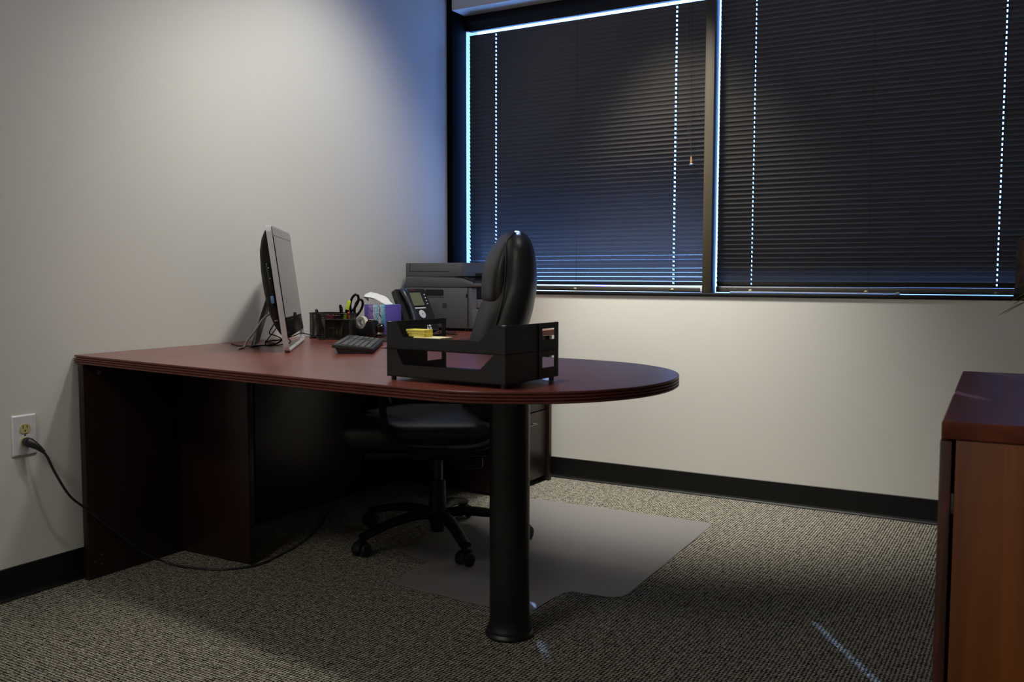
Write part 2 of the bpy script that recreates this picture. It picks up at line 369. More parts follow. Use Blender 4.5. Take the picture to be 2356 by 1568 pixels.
def blind(label, x0, x1, ladders, holes, hw, tilt, n0z, yb=.10, sag=0, rt=.0135):
    t = thing('window_blind', label, 'window blind', (x0, yb, 0)); L = x1-x0
    me = slat_mesh(L, holes, hw)
    ztop = 2.2325; n = int((ztop-n0z)/PITCH)+1
    for i in range(n):
        o = bpy.data.objects.new('slat', me); COL.objects.link(o); o.parent = t
        o.location = (0, random.uniform(-.0004, .0004), n0z+i*PITCH); o.rotation_euler = (-R(tilt(i)+random.uniform(-.8, .8)), random.uniform(-.0003, .0003), 0)
    b = new(); box(b, .002, L-.002, -.012, .013, 2.2475, 2.292, bev=.002); obj('head_rail', b, FRAME, t)
    b = new(); prism(b, rrect(-.013, .013, n0z-.037, n0z-rt, .006, 3), .001, L-.001, MX); br = obj('bottom_rail', b, SLATM, t)
    if sag: br.rotation_euler = (0, sag/L, 0)
    for lx in ladders:
        b = new()
        for yy in (-.0138, .0138): tube(b, [(lx+.006, yy, n0z-.014), (lx+.006, yy, 2.262)], .0007, 5)
        obj('ladder_cord', b, CORD, t)
        b = new(); lathe(b, [(.0, .0), (.0085, .0), (.0085, .002), (.005, .005), (0, .006)], 14, Matrix.Translation((lx, -.013, n0z-.029)) @ Matrix.Rotation(PI/2, 4, 'X') @ Matrix.Diagonal((1, .7, 1, 1))); obj('cord_button', b, BUTTON, t)
    return t, L
def tilt1(i):
    if i < 7: return 48.5+i*.4
    if i < 28: return 51.5+(i-7)*.85
    return 70+min(6, (i-28)*.3)
def tilt2(i): return 57+i*4 if i < 4 else 75
bl1, L1 = blind('dark slatted blind left of the bronze mullion, lowest slats letting light through', .077, 1.3505, (.158, .623, 1.126), (.158, 1.126), .0042, tilt1, .9585, sag=.0036)
bl2, L2 = blind('dark slatted blind right of the bronze mullion, closed', 1.4105, 2.735, (.1585, .6465, 1.1295), (.1585, 1.1295), .0026, tilt2, .9575, rt=.0108)
b = new(); box(b, L1-.012, L1+.001, -.016, .014, (.9585-.038), .9585-.012, bev=.002); obj('end_cap', b, WHITEP, bl1)
b = new(); tube(b, smooth_path([(1.193, -.02, 2.26), (1.193, -.024, 1.85), (1.195, -.025, 1.66), (1.211, -.025, 1.58)]), .0009, 5)
tube(b, smooth_path([(1.206, -.02, 2.26), (1.206, -.024, 1.8), (1.211, -.025, 1.58)]), .0009, 5); tube(b, [(1.211, -.025, 1.58), (1.213, -.025, 1.535)], .0011, 5); obj('pull_cord', b, CORD, bl1)
b = new(); lathe(b, [(0, .034), (.0025, .034), (.004, .018), (.0055, .006), (.005, .004)], 12, Matrix.Translation((1.213, -.025, 1.502))); obj('tassel', b, AMBER, bl1)
b = new(); lathe(b, [(.004, .006), (.0055, .005), (.0105, .001), (.010, 0), (.003, .003)], 14, Matrix.Translation((1.213, -.025, 1.4985))); obj('tassel_flare', b, CLEARP, bl1)
# clear wand lying on the sill
wd = thing('tilt_wand', 'clear plastic blind wand lying on the black window sill', 'wand', (1.49, .045, SILLZ+.0046))
b = new(); cyl(b, (0, 0, 0), (.69, .004, 0), .0042, n=6); obj('rod', b, CLEARP, wd)
b = new(); lathe(b, [(.0, 0), (.004, 0), (.0062, .004), (.0062, .012), (.003, .016), (0, .016)], 10, Matrix.Translation((.688, .004, .0016)) @ Matrix.Rotation(PI/2, 4, 'Y')); obj('knob', b, CLEARP, wd)

# ------------------------------------------------------------------ desk (peninsula)
DZ = .737; TT = .029
EDGE = [(.012, DZ-TT)]
for k_ in range(4):
    zc = DZ-TT+.0036+.0072*k_
    EDGE += [(.0058, zc-.0035), (.0020, zc-.0026), (.0004, zc-.0010), (.0004, zc+.0010), (.0020, zc+.0026), (.0058, zc+.0034)]
EDGE = EDGE[:-2]+[(.0004, DZ-.002), (.002, DZ)]
near = [(.004, -2.146), (.36, -2.186), (.8, -2.232), (1.25, -2.270), (1.45, -2.281), (1.576, -2.276), (1.69, -2.233), (1.78, -2.173), (1.85, -2.092), (1.90, -1.985), (1.917, -1.87), (1.907, -1.765), (1.878, -1.672), (1.82, -1.580), (1.74, -1.510), (1.64, -1.458), (1.52, -1.432), (1.38, -1.424)]
OUT = [Vector((p.x, p.y)) for p in smooth_path([(x, y, 0) for x, y in near], 5)] + [Vector((1.0, -1.423)), Vector((.68, -1.422)), Vector((.004, -1.421))]
dk = thing('desk', 'mahogany peninsula desk with rounded end and grooved edge on a black column', 'desk', (0, 0, 0))
def desk_top(name, outl, parent):
    b = new(); slab(b, outl, EDGE)
    o = obj(name, b, [MAHOG, MAHOG_E], parent, 40)
    for p in o.data.polygons: p.material_index = 0 if p.normal.z > .9 else 1
    return o
desk_top('tabletop', OUT, dk)
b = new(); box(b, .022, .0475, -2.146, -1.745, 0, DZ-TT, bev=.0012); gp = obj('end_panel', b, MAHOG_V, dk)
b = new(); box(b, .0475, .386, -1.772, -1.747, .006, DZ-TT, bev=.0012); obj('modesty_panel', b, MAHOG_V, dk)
for y, z in ((-2.124, .056), (-2.101, .076), (-2.098, .043)):
    b = new(); lathe(b, [(0, 0), (.0032, 0), (.0032, .0008), (.0015, .0012), (0, .0008)], 10, Matrix.Translation((.0473, y, z)) @ Matrix.Rotation(PI/2, 4, 'Y')); obj('screw', b, NICKEL, dk)
b = new(); lathe(b, [(0, 0), (.0075, 0), (.0075, .0012), (.004, .0014), (.003, .0006), (0, .0006)], 14, Matrix.Translation((.0473, -2.09, .676)) @ Matrix.Rotation(PI/2, 4, 'Y')); obj('cam_lock', b, NICKEL, dk)
cm = Matrix.Translation((1.4535, -1.835, 0))
b = new(); lathe(b, [(.0, .0105), (.0555, .0105), (.0555, DZ-TT), (0, DZ-TT)], 40, cm); cl = obj('column_leg', b, BLACKM, dk)
b = new(); lathe(b, [(.0, 0), (.067, 0), (.0685, .006), (.066, .012), (.063, .015), (.0635, .019), (.061, .024), (.0575, .034), (.0562, .05), (.0556, .05), (.0, .05)], 40, cm); obj('base_flange', b, BLACKM, cl)
b = new(); lathe(b, [(0, 0), (.09, 0), (.09, .005), (0, .005)], 28, cm @ Matrix.Translation((0, 0, DZ-TT-.005))); obj('mounting_plate', b, BLACKM, dk)
tg = obj('paper_tag', (lambda b: (prism(b, [(0, 0), (.045, -.004), (.046, .008), (.0, .008)], 0, .0006, Matrix.Translation((1.838, -1.74, .7035)) @ Matrix.Rotation(R(6), 4, 'Y')), b)[1])(new()), WHITEP); tag(tg, 'small white tag stuck under the rounded desk end', 'tag')

# ------------------------------------------------------------------ credenza along the left wall
cz = thing('credenza', 'mahogany return desk along the left wall carrying the printer', 'desk', (0, 0, 0))
desk_top('tabletop', [Vector(p) for p in ((.004, -1.4206), (.672, -1.4206), (.672, -.062), (.004, -.062))], cz)
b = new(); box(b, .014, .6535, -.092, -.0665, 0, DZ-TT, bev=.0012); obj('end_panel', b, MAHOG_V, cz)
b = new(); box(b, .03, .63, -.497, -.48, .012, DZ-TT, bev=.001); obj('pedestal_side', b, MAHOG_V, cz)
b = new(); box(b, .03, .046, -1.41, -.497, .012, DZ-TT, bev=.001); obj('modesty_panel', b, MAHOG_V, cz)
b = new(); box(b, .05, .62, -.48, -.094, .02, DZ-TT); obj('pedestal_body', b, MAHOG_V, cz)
for z0, z1 in ((.030, .348), (.353, .525), (.530, .703)):
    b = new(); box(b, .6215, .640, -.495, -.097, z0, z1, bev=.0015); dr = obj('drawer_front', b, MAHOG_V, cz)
    b = new(); zc = z1-.052; tube(b, smooth_path([(.640, -.335, zc), (.658, -.335, zc), (.664, -.322, zc), (.664, -.238, zc), (.658, -.225, zc), (.640, -.225, zc)], 4), (.0035, .005), 8); obj('handle', b, NICKEL, dr)

# ------------------------------------------------------------------ storage cabinet on the right
cb = thing('storage_cabinet', 'orange-brown wooden storage cabinet cropped by the right edge of the view', 'cabinet', (2.570, -2.318, 0), R(2.2))
CT = .755; CW = .62; CL = .915
b = new(); slab(b, [Vector(p) for p in ((0, 0), (CW+.02, 0), (CW+.02, CL), (0, CL))], [(.001, CT-.029), (0, CT-.027), (0, CT-.0025), (.0025, CT)]); obj('top', b, CAB_T, cb, 40)
b = new(); box(b, .0225, CW, .004, .022, 0, CT-.031, bev=.001); obj('side_panel', b, CAB_V, cb)
b = new(); box(b, .0225, CW, CL-.022, CL-.004, 0, CT-.031, bev=.001); obj('side_panel', b, CAB_V, cb)
b = new(); box(b, .045, CW, .022, CL-.022, .05, CT-.031); obj('carcass', b, CAB_D, cb)
for y0, y1 in ((.003, CL/2-.0015), (CL/2+.0015, CL-.003)):
    b = new(); box(b, -.0015, .0165, y0, y1, .012, CT-.0335, bev=.0012); dr = obj('door', b, CAB_D, cb)
    yy = y0+.012 if y0 < .1 else y1-.012
    for z in (.12, .615):
        b = new(); box(b, .0165, .0225, yy-.004, yy+.003, z-.018, z+.018, bev=.001); cyl(b, (.0195, yy-.006, z-.008), (.0195, yy-.0035, z-.008), .0022, n=8); cyl(b, (.0195, yy-.006, z+.008), (.0195, yy-.0035, z+.008), .0022, n=8); obj('hinge', b, NICKEL, dr)

# ------------------------------------------------------------------ chair mat
MP = [(.70, -1.372), (.862, -1.428), (.89, -1.437), (.905, -1.655), (.93, -1.668), (1.27, -1.694), (1.385, -1.682), (1.428, -1.655), (1.43, -1.53), (1.436, -1.475), (1.462, -1.445), (1.53, -1.440), (1.585, -1.432), (1.612, -1.405), (1.615, -1.36), (1.592, -.50), (1.582, -.465), (1.55, -.444), (.78, -.452), (.72, -.47), (.70, -.52), (.684, -.9)]
b = new(); slab(b, [Vector(p) for p in MP], [(.001, .0006), (0, .0012), (0, .0026), (.0012, .0036)])
mo = obj('chair_mat', b, VINYL); tag(mo, 'hazy clear vinyl chair mat lying on the carpet', 'chair mat')

# ------------------------------------------------------------------ office chair
ch = thing('office_chair', 'black leather executive office chair pulled up inside the L of the desk', 'chair', (.765, -1.195, .0036), math.atan2(-.6, -.8))
def se_ring(xr, xf_, hw, z, n=28, e=2.6):
    o = []; cx = (xr+xf_)/2; hx = abs(xf_-xr)/2
    for i in range(n):
        a = 2*PI*i/n; c, s = math.cos(a), math.sin(a)
        o.append(Vector((cx+hx*math.copysign(abs(c)**(2/e), c), hw*math.copysign(abs(s)**(2/e), s), z)))
    return o
def interp(rows, k):
    P = smooth_path([(r[0], r[1], r[2]) for r in rows], k); Q = smooth_path([(r[3], 0, 0) for r in rows], k)
    return [(p.x, p.y, p.z, q.x) for p, q in zip(P, Q)]
back = [(.46, -.20, -.13, .19), (.55, -.262, -.115, .225), (.64, -.290, -.108, .24), (.72, -.308, -.118, .248), (.775, -.320, -.133, .25), (.85, -.344, -.155, .25), (.90, -.354, -.176, .25), (.96, -.362, -.200, .247), (1.03, -.359, -.210, .242), (1.08, -.351, -.216, .232), (1.115, -.340, -.224, .21), (1.138, -.322, -.240, .175), (1.150, -.304, -.262, .12), (1.1535, -.292, -.276, .05)]
b = new(); loft(b, [se_ring(xr, xf_, hw, z) for z, xr, xf_, hw in interp(back, 4)]); bk = obj('backrest', b, LEATHER, ch, 60)
pil = [(.893, -.23, -.190, .15), (.898, -.25, -.176, .19), (.915, -.262, -.1705, .205), (.96, -.265, -.172, .21), (1.016, -.265, -.178, .21), (1.07, -.27, -.196, .2), (1.105, -.275, -.218, .18), (1.127, -.28, -.24, .14), (1.136, -.282, -.262, .08)]
b = new(); loft(b, [se_ring(xr, xf_, hw, z) for z, xr, xf_, hw in interp(pil, 4)]); obj('headrest_pad', b, LEATHER, bk, 60)
for sgn in (-1, 1):
    b = new(); tube(b, smooth_path([(x_+.042, y_*sgn*.992, z_) for x_, y_, z_ in ((-.205, .216, .62), (-.222, .233, .75), (-.247, .2455, .85), (-.263, .2475, .92), (-.272, .245, 1.0), (-.274, .2365, 1.06), (-.278, .217, 1.105), (-.300, .188, 1.131), (-.325, .15, 1.1435))], 5), .0032, 6); obj('seam', b, LEATHER, bk, 60)
seat = [(-.235, .395, .47, .15), (-.225, .38, .485, .21), (-.18, .37, .495, .24), (-.05, .365, .498, .25), (.12, .365, .502, .25), (.23, .37, .505, .245), (.30, .38, .498, .235), (.335, .40, .478, .21), (.345, .42, .455, .16)]
b = new(); loft(b, [[Vector((p[0], q.y, q.x)) for q in se_ring(p[1], p[2], p[3], 0, 28, 3)] for p in interp(seat, 4)]); obj('seat', b, LEATHER, ch, 60)
b = new(); box(b, -.2, .26, -.2, .2, .352, .372, bev=.006); obj('seat_pan', b, CHAIRP, ch)
b = new(); box(b, -.12, .1, -.075, .075, .315, .353, bev=.008); box(b, -.17, -.08, -.03, .03, .27, .315, bev=.012); tube(b, [(.02, .06, .335), (.02, .16, .33), (.03, .235, .322)], .006, 8); obj('tilt_mechanism', b, CHAIRP, ch)
b = new(); tube(b, smooth_path([(-.14, 0, .335), (-.22, 0, .36), (-.265, 0, .44), (-.29, 0, .56)], 5), (.012, .035), 10, flat=(0, 1, 0)[::-1]); obj('back_bracket', b, CHAIRP, ch)
for sgn in (-1, 1):
    y = .285*sgn; b = new()
    loop = smooth_path([(.19, y, .66), (.195, y, .56), (.185, y, .48), (.16, y, .43), (.11, y, .405), (.0, y, .397), (-.11, y, .40), (-.17, y, .415), (-.205, y, .46), (-.215, y, .55), (-.20, y, .645), (-.17, y, .665), (.0, y, .672), (.15, y, .672), (.19, y, .66)], 4)[:-1]
    tube(b, loop, (.022, .013), 10, closed=True, flat=(0, 1, 0)); 
    for xx in (-.09, .09): cyl(b, (xx, y, .397), (xx, y*.8, .385), .012, n=10)
    ar = obj('armrest', b, CHAIRP, ch, 60)
    b = new(); prism(b, rrect(-.19, .17, y-.03, y+.03, .028), .672, .692, bev=.004); obj('arm_pad', b, CHAIRP, ar)
b = new(); cyl(b, (0, 0, .225), (0, 0, .318), .0205, n=20); obj('gas_cylinder', b, BLACKM, ch)
b = new(); lathe(b, [(0, .035), (.026, .035), (.027, .06), (.034, .075), (.036, .11), (.033, .13), (.030, .228), (.0, .228)], 24); obj('column_sleeve', b, CHAIRP, ch)
b0 = None
for i in range(5):
    a = R(249.8+72*i)-math.atan2(-.6, -.8); c, s = math.cos(a), math.sin(a)
    if i == 0:
        b = new(); tube(b, smooth_path([(.02, 0, .10), (.1, 0, .108), (.2, 0, .098), (.29, 0, .077), (.325, 0, .068)], 4), [(.026, .018)]*4+[(.025, .017)]*4+[(.023, .015)]*4+[(.022, .014)]*5, 10, flat=(0, 1, 0)); L0 = obj('leg', b, CHAIRP, ch, 60)
        b = new(); cyl(b, (0, 0, .046), (0, 0, .074), .007, n=8)
        prism(b, [(-.03, .018), (-.024, .046), (-.008, .056), (.012, .055), (.026, .042), (.03, .024), (.02, .03), (.008, .046), (-.012, .044), (-.02, .018)], -.012, .012, MY)
        C0 = obj('caster', b, CHAIRP, ch, 50)
        b = new()
        for yy in (-1, 1): lathe(b, [(0, 0), (.019, 0), (.0245, .003), (.0250, .012), (.022, .0155), (.010, .016), (0, .014)], 20, Matrix.Translation((-.004, .0125*yy, .0252)) @ Matrix.Rotation(-PI/2*yy, 4, 'X'))
        W0 = obj('wheel', b, CHAIRP, C0, 50)
        L, Cc = L0, C0
    else:
        L = copy_of(L0, ch); Cc = copy_of(C0, ch); copy_of(W0, Cc)
    L.rotation_euler = (0, 0, a); Cc.location = (.33*c, .33*s, 0); Cc.rotation_euler = (0, 0, a+(.4, 2.1, 1.0, 3.0, 4.2)[i])

# ------------------------------------------------------------------ all-in-one computer
mn = thing('computer_monitor', 'silver-rimmed black all-in-one computer leaning on its back leg on the desk', 'computer', (.355, -1.4885, DZ+.0028), math.atan2(.788, -.616))
# local: x along the width (far end +), y towards the back, z up; leaning back
HW = .299; LEAN = R(7.5); ML = Matrix.Rotation(-LEAN, 4, 'X')
MF = ML @ MY      # polygon in the XZ plane, extruded towards -y (front)
hgt = .424
def rr_loop(bm, o, i, y0, y1):
    t = bmesh.new(); n = len(o)
    loft(t, [[Vector((x, y, z)) for x, z in P_] for P_, y in ((o, y0), (o, y1), (i, y1), (i, y0))], wrap=True); merge(bm, t, ML)
outer = rrect(-HW, HW, 0, hgt, .022); inner = rrect(-HW+.0045, HW-.0045, .0045, hgt-.0045, .018)
b = new(); rr_loop(b, outer, inner, 0.001, .0185); fr = obj('silver_frame', b, SILVER, mn, 40)
b = new(); prism(b, rrect(-HW+.0045, HW-.0045, .046, hgt-.0045, .014), -.017, -.0005, MF); obj('glass_front', b, BEZEL, mn)
b = new(); prism(b, rrect(-HW+.006, HW-.006, hgt-.033, hgt-.006, .008), .0002, .0007, MF); obj('top_trim', b, SCREEN, mn)
b = new(); prism(b, [(-HW+.02, .099), (HW-.03, .099), (HW-.03, hgt-.036), (-HW+.02, hgt-.036)], .0002, .0009, MF); obj('screen', b, SCREEN, mn)
b = new(); rows = [(.012, HW-.005, .048, hgt-.006, .016), (.026, HW-.008, .060, hgt-.014, .03), (.042, HW-.016, .085, hgt-.035, .05), (.055, HW-.035, .12, hgt-.065, .06), (.064, HW-.075, .17, hgt-.11, .06), (.068, HW-.13, .2, hgt-.15, .05)]
t = bmesh.new(); loft(t, [[Vector((x, y, z)) for x, z in rrect(-w_, w_, z0, z1, r_, 6)] for y, w_, z0, z1, r_ in rows]); merge(b, t, ML); obj('rear_shell', b, MATTEB, mn, 60)
b = new(); box(b, -HW+.0045, -HW+.02, .0225, .036, .115, .30, ML, bev=.001); pp = obj('port_panel', b, GLOSSB, mn)
b = new()
for z in (.285, .25): cyl(b, (-HW+.0036, .029, z), (-HW+.0048, .029, z), .0016, n=8, M=ML)
obj('indicator_dot', b, WHITEP, pp)
b = new(); box(b, -HW+.003, -HW+.012, .024, .035, .106, .111, ML, bev=.001); obj('port_latch', b, NICKEL, pp)
b = new(); t = bmesh.new(); loft(t, [[Vector(p) for p in ((-x, y-.006, z), (x, y-.006, z), (x, y+.006, z), (-x, y+.006, z))] for x, y, z in ((.05, .080, .235), (.05, .124, .10), (.055, .154, .006), (.06, .164, 0))]); merge(b, t); obj('support_leg', b, PLASTIC, mn, 60)
b = new(); cyl(b, (.0, .052, .175), (.0, .075, .225), .012, n=10); obj('leg_hinge', b, PLASTIC, mn)
b = new(); box(b, -.02, .02, .0045, .0145, .0046, .0050, ML); lb = obj('badge', b, WHITEP, mn)
text('badge_lettering', 'hp', .012, GLOSSB, lb, ML @ Matrix.Translation((0, .0095, .0052)) @ Matrix.Rotation(0, 4, 'Z'))
us = thing('usb_receiver', 'small blue plug stuck in the side port of the computer', 'usb plug', (.355, -1.4885, DZ+.0028), math.atan2(.788, -.616))
b = new(); prism(b, rrect(.026, .036, .166, .192, .004, 4), HW-.004, HW+.008, ML @ Matrix(((0, 0, -1, 0), (1, 0, 0, 0), (0, 1, 0, 0), (0, 0, 0, 1))), bev=.0012); obj('cap', b, BLUEUSB, us)
b = new(); box(b, -HW+.001, -HW+.010, .028, .034, .169, .189, ML); obj('connector', b, CHROME, us)
def cable(name, pts, r, m, label, cat='cable', k=7, group=None):
    b = new(); tube(b, smooth_path(pts, k), r, 8); o = obj(name, b, m, None, 60); tag(o, label, cat, group); return o
GREYC = mat('grey_cable', (.3, .29, .3), .4)
def ml(x, y, z):   # monitor-local point to world
    a = math.atan2(.788, -.616); return (.355+x*math.cos(a)-y*math.sin(a), -1.4885+x*math.sin(a)+y*math.cos(a), DZ+z)
cable('power_cable', [ml(-.05, .05, .125), ml(-.07, .075, .128), ml(-.10, .11, .105), ml(-.115, .14, .06), ml(-.10, .165, .03), ml(-.10, .178, .006), ml(-.13, .185, .0045), ml(-.17, .188, .0045)], .0038, GREYC, 'grey cable curving down behind the leaning computer')
cable('data_cable', [ml(-.02, .052, .11), ml(-.035, .075, .09), ml(-.02, .10, .05), ml(.06, .09, .035), ml(.08, .07, .02), ml(.06, .09, .0035), ml(-.02, .14, .0035), ml(-.03, .2, .0035), ml(.08, .25, .0035)], .0022, CORD, 'thin black cable looping behind the computer by its support leg')
cable('data_cable', [ml(.03, .052, .10), ml(.05, .085, .06), ml(.02, .12, .01), ml(.0, .10, .003), ml(.10, .085, .003), ml(.16, .06, .018), ml(.12, .04, .006), ml(.04, .06, .003), ml(-.04, .1, .003)], .0018, CORD, 'tangled thin black cable lying on the desk under the computer')
cable('keyboard_cable', [(.462, -1.338, .753), (.42, -1.325, .752), (.36, -1.305, .752), (.32, -1.285, .750), (.28, -1.29, .746), (.23, -1.26, .752), (.17, -1.27, .766), (.10, -1.24, .752), (.09, -1.3, .740), (.12, -1.42, .7393), (.22, -1.47, .7393)], .002, CORD, 'thin black keyboard cable arching in front of the mesh organizer')

# ------------------------------------------------------------------ keyboard
kb = thing('keyboard', 'black low computer keyboard with wide dark grey keys in front of the computer', 'keyboard', (.695, -1.696, DZ+.0004), 2.161)
KL, KW = .46, .135     # local x along the length; y = 0 is the rear edge, -KW the front edge
KT = Matrix.Translation((0, -KW, .004)) @ Matrix.Rotation(R(7), 4, 'X') @ Matrix.Translation((0, KW, 0))
b = new(); box(b, 0, KL, -KW, 0, 0, .0135, KT, bev=.0025); obj('case', b, PLASTIC, kb)
b = new(); prism(b, [(-KW+.006, 0), (-.022, 0), (-.012, .0185), (-KW+.004, .0055)], .006, KL-.006, MX); obj('base', b, PLASTIC, kb)
KM = {}
def key(x, y, wk, dk_):
    k_ = (round(wk, 4), round(dk_, 4))
    if k_ not in KM:
        t = bmesh.new(); x1, y1 = wk, dk_; i = .0014
        loft(t, [[Vector(p) for p in ((0, 0, 0), (x1, 0, 0), (x1, y1, 0), (0, y1, 0))], [Vector(p) for p in ((i*.6, i*.6, .0026), (x1-i*.6, i*.6, .0026), (x1-i*.6, y1-i*.6, .0026), (i*.6, y1-i*.6, .0026))], [Vector(p) for p in ((i, i, .0032), (x1-i, i, .0032), (x1-i, y1-i, .0032), (i, y1-i, .0032))]])
        KM[k_] = obj('key', t, GREYK, kb, 30)
        o = KM[k_]
    else: o = copy_of(KM[k_], kb)
    o.matrix_local = KT @ Matrix.Translation((x, y, .0136))
U = .019; g = .0016; x0 = .012
rowsk = [(-.0215, .012, [1.0]*16), (-.0415, U-g, [1]*13+[2]), (-.0605, U-g, [1.5]+[1]*12+[1.5]), (-.0795, U-g, [1.75]+[1]*11+[2.25]), (-.0985, U-g, [2.25]+[1]*10+[2.75]), (-.1175, U-g, [1.5, 1, 1.25, 6, 1.25, 1, 1.5, 1.5])]
for y, d, ws in rowsk:
    x = x0
    for wq in ws:
        if x+wq*U > .285: break
        key(x, y-d+.012, wq*U-g, d); x += wq*U
    x = .288
    for q in range(3): 
        if y in (-.0215, -.0415, -.0605) or (y == -.1175) or (y == -.0985 and q == 1): key(x+q*U, y-d+.012, U-g, d)
    if y != -.0215:
        for q in range(4): key(.353+q*U, y-d+.012, U-g, d)
# mouse pad
mp = thing('mouse_pad', 'flat dark grey pad on the desk beyond the keyboard', 'mouse pad', (.475, -1.180, DZ+.0003), R(118))
b = new(); prism(b, rrect(0, .20, -.21, 0, .012), 0, .004, bev=.0008); obj('pad', b, textured('pad_cloth', (.030, .031, .034), .8, .2, 900, .2), mp)

# ------------------------------------------------------------------ stacked letter trays
def letter_tray(z, label, fh):
    t = thing('letter_tray', label, 'letter tray', (1.308, -2.188, z), -.06, 'stacked letter trays')
    L, W, H, k = .353, .235, .067, .003
    b = new(); prism(b, [(.0, .0), (L, 0), (L, H), (L-.032, H), (L-.072, .030), (.052, .030), (.030, H), (0, H)], -k, 0, MY); obj('front_panel', b, PLASTIC, t)
    for x in (0, L-k):
        b = new(); box(b, x, x+k, k, W*.66, 0, H); box(b, x, x+k, W*.93, W, 0, H); box(b, x, x+k, W*.66, W*.93, 0, .026); box(b, x, x+k, W*.66, W*.93, .053, H)
        xo = x+k if x else x-k
        box(b, min(xo, xo), max(xo, xo)+k if not x else xo+k, W*.60, W*.66, .002, H-.001)
        obj('side_panel', b, PLASTIC, t)
    b = new(); box(b, 0, L, 0.0, W, 0, .003); obj('floor_panel', b, PLASTIC, t)
    for x, y in ((.012, .012), (L-.012, .012), (.012, W-.014), (L-.012, W-.014)):
        b = new(); cyl(b, (x, y, -fh), (x, y, 0), .0065, n=10); obj('foot', b, PLASTIC, t)
    for x, y in ((.006, .006), (L-.006, .005), (L-.006, W-.006)):
        b = new(); box(b, x-.004, x+.004, y-.004, y+.003, H-.004, H+.0008, bev=.0006); obj('stacking_peg', b, NICKEL if False else WHITEP, t)
    return t
letter_tray(DZ+.0100, 'lower black plastic letter tray standing on the desk top', .0095)
letter_tray(DZ+.0100+.0675, 'upper black plastic letter tray stacked on the lower one, holding yellow notes', .0004)
# notes in the upper tray
a_ = -.06; TZ = DZ+.0775+.0032
def tl(u, v): return (1.308+u*math.cos(a_)-v*math.sin(a_), -2.188+u*math.sin(a_)+v*math.cos(a_))
n1 = thing('note_pad', 'pale cream yellow note pad lying in the upper letter tray', 'note pad', (*tl(.052, .035), TZ), a_+R(2))
for i in range(4):
    b = new(); box(b, .001*i, .086+.0008*(i % 2), 0, .05, i*.0065, i*.0065+.0064, bev=.0006); obj('sheet_stack', b, YEL2, n1)
n2 = thing('note_pad', 'bright yellow sticky note pad on top of the paler note pad in the tray', 'note pad', (*tl(.036, .04), TZ+.0262), a_+R(-2))
for i in range(3):
    b = new(); prism(b, [(-.004*i, 0), (.052, 0), (.052, .032), (-.004*i, .032)], i*.006, i*.006+.0058, bev=.0005); obj('sheet_stack', b, YEL, n2)

# ------------------------------------------------------------------ mesh desk organizer and contents
og = thing('desk_organizer', 'black wire mesh desk organizer holding pens and scissors', 'desk organizer', (.170, -1.088, DZ+.0003), R(9))
OW, OD = .098, .058; WIRE = mat('black_wire', (.006, .006, .006), .35)
def stadium(hx, hy, r, n=8): return [Vector((x, y, 0)) for x, y in rrect(-hx, hx, -hy, hy, r, n)]
def resample(P, step, closed=True):
    Q = P+[P[0]] if closed else P; L = [0]
    for i in range(len(Q)-1): L.append(L[-1]+(Q[i+1]-Q[i]).length)
    n = max(2, int(L[-1]/step)); o = []; j = 0
    for i in range(n if closed else n+1):
        d = L[-1]*i/n
        while j < len(L)-2 and L[j+1] < d: j += 1
        o.append(Q[j]+(Q[j+1]-Q[j])*((d-L[j])/max(L[j+1]-L[j], 1e-9)))
    return o
def wiremesh(name, P, z0, z1, parent, closed=True, step=.003, wv=.0013):
    Q = resample(P, step, closed); V = []; F = []; n = len(Q)
    for i in range(n):
        a, b_ = Q[i], Q[(i+1) % n] if closed or i < n-1 else Q[i]
        d = (b_-a); d = d.normalized() if d.length > 1e-9 else Vector((1, 0, 0)); k = len(V); e = d*wv/2
        V += [(a.x-e.x, a.y-e.y, z0), (a.x+e.x, a.y+e.y, z0), (a.x+e.x, a.y+e.y, z1), (a.x-e.x, a.y-e.y, z1)]; F.append((k, k+1, k+2, k+3))
    m_ = int((z1-z0)/step)
    for j in range(m_):
        z = z0+(j+.5)*step; k = len(V)
        for q in Q: V += [(q.x, q.y, z-wv/2), (q.x, q.y, z+wv/2)]
        for i in range(n if closed else n-1):
            c = (i+1) % n; F.append((k+2*i, k+2*c, k+2*c+1, k+2*i+1))
    return rawmesh(name, V, F, WIRE, parent, kind='stuff')
big_ = stadium(OW, OD, .05); rb = [Vector((p.x, p.y, .101)) for p in big_]
wiremesh('mesh_wall', big_, .004, .1, og)
b = new(); tube(b, rb, .0028, 8, closed=True); obj('rim', b, WIRE, og, 60)
b = new(); tube(b, [Vector((p.x, p.y, .003)) for p in big_], .003, 8, closed=True); obj('base_ring', b, WIRE, og, 60)
b = new(); prism(b, [(p.x*.98, p.y*.98) for p in big_], .001, .003); obj('base_plate', b, WIRE, og)
for x in (-.04, .035):
    wiremesh('divider', [Vector((x, -OD, 0)), Vector((x, OD, 0))], .004, .09, og, closed=False)
    b = new(); tube(b, [(x, -OD, .09), (x, OD, .09)], .002, 6); obj('divider_rim', b, WIRE, og)
for px_ in (-.097, -.03, .045, .097):
    b = new(); y_ = -OD if abs(px_) < .09 else 0; tube(b, [(px_, y_, .003), (px_, y_, .1)], .0022, 6); obj('post', b, WIRE, og)
fb = [Vector((p.x+.072, p.y-.080, 0)) for p in stadium(.058, .02, .018)]
wiremesh('front_pocket', fb, .004, .078, og); b = new(); tube(b, [Vector((p.x, p.y, .079)) for p in fb], .0024, 8, closed=True); obj('pocket_rim', b, WIRE, og, 60)
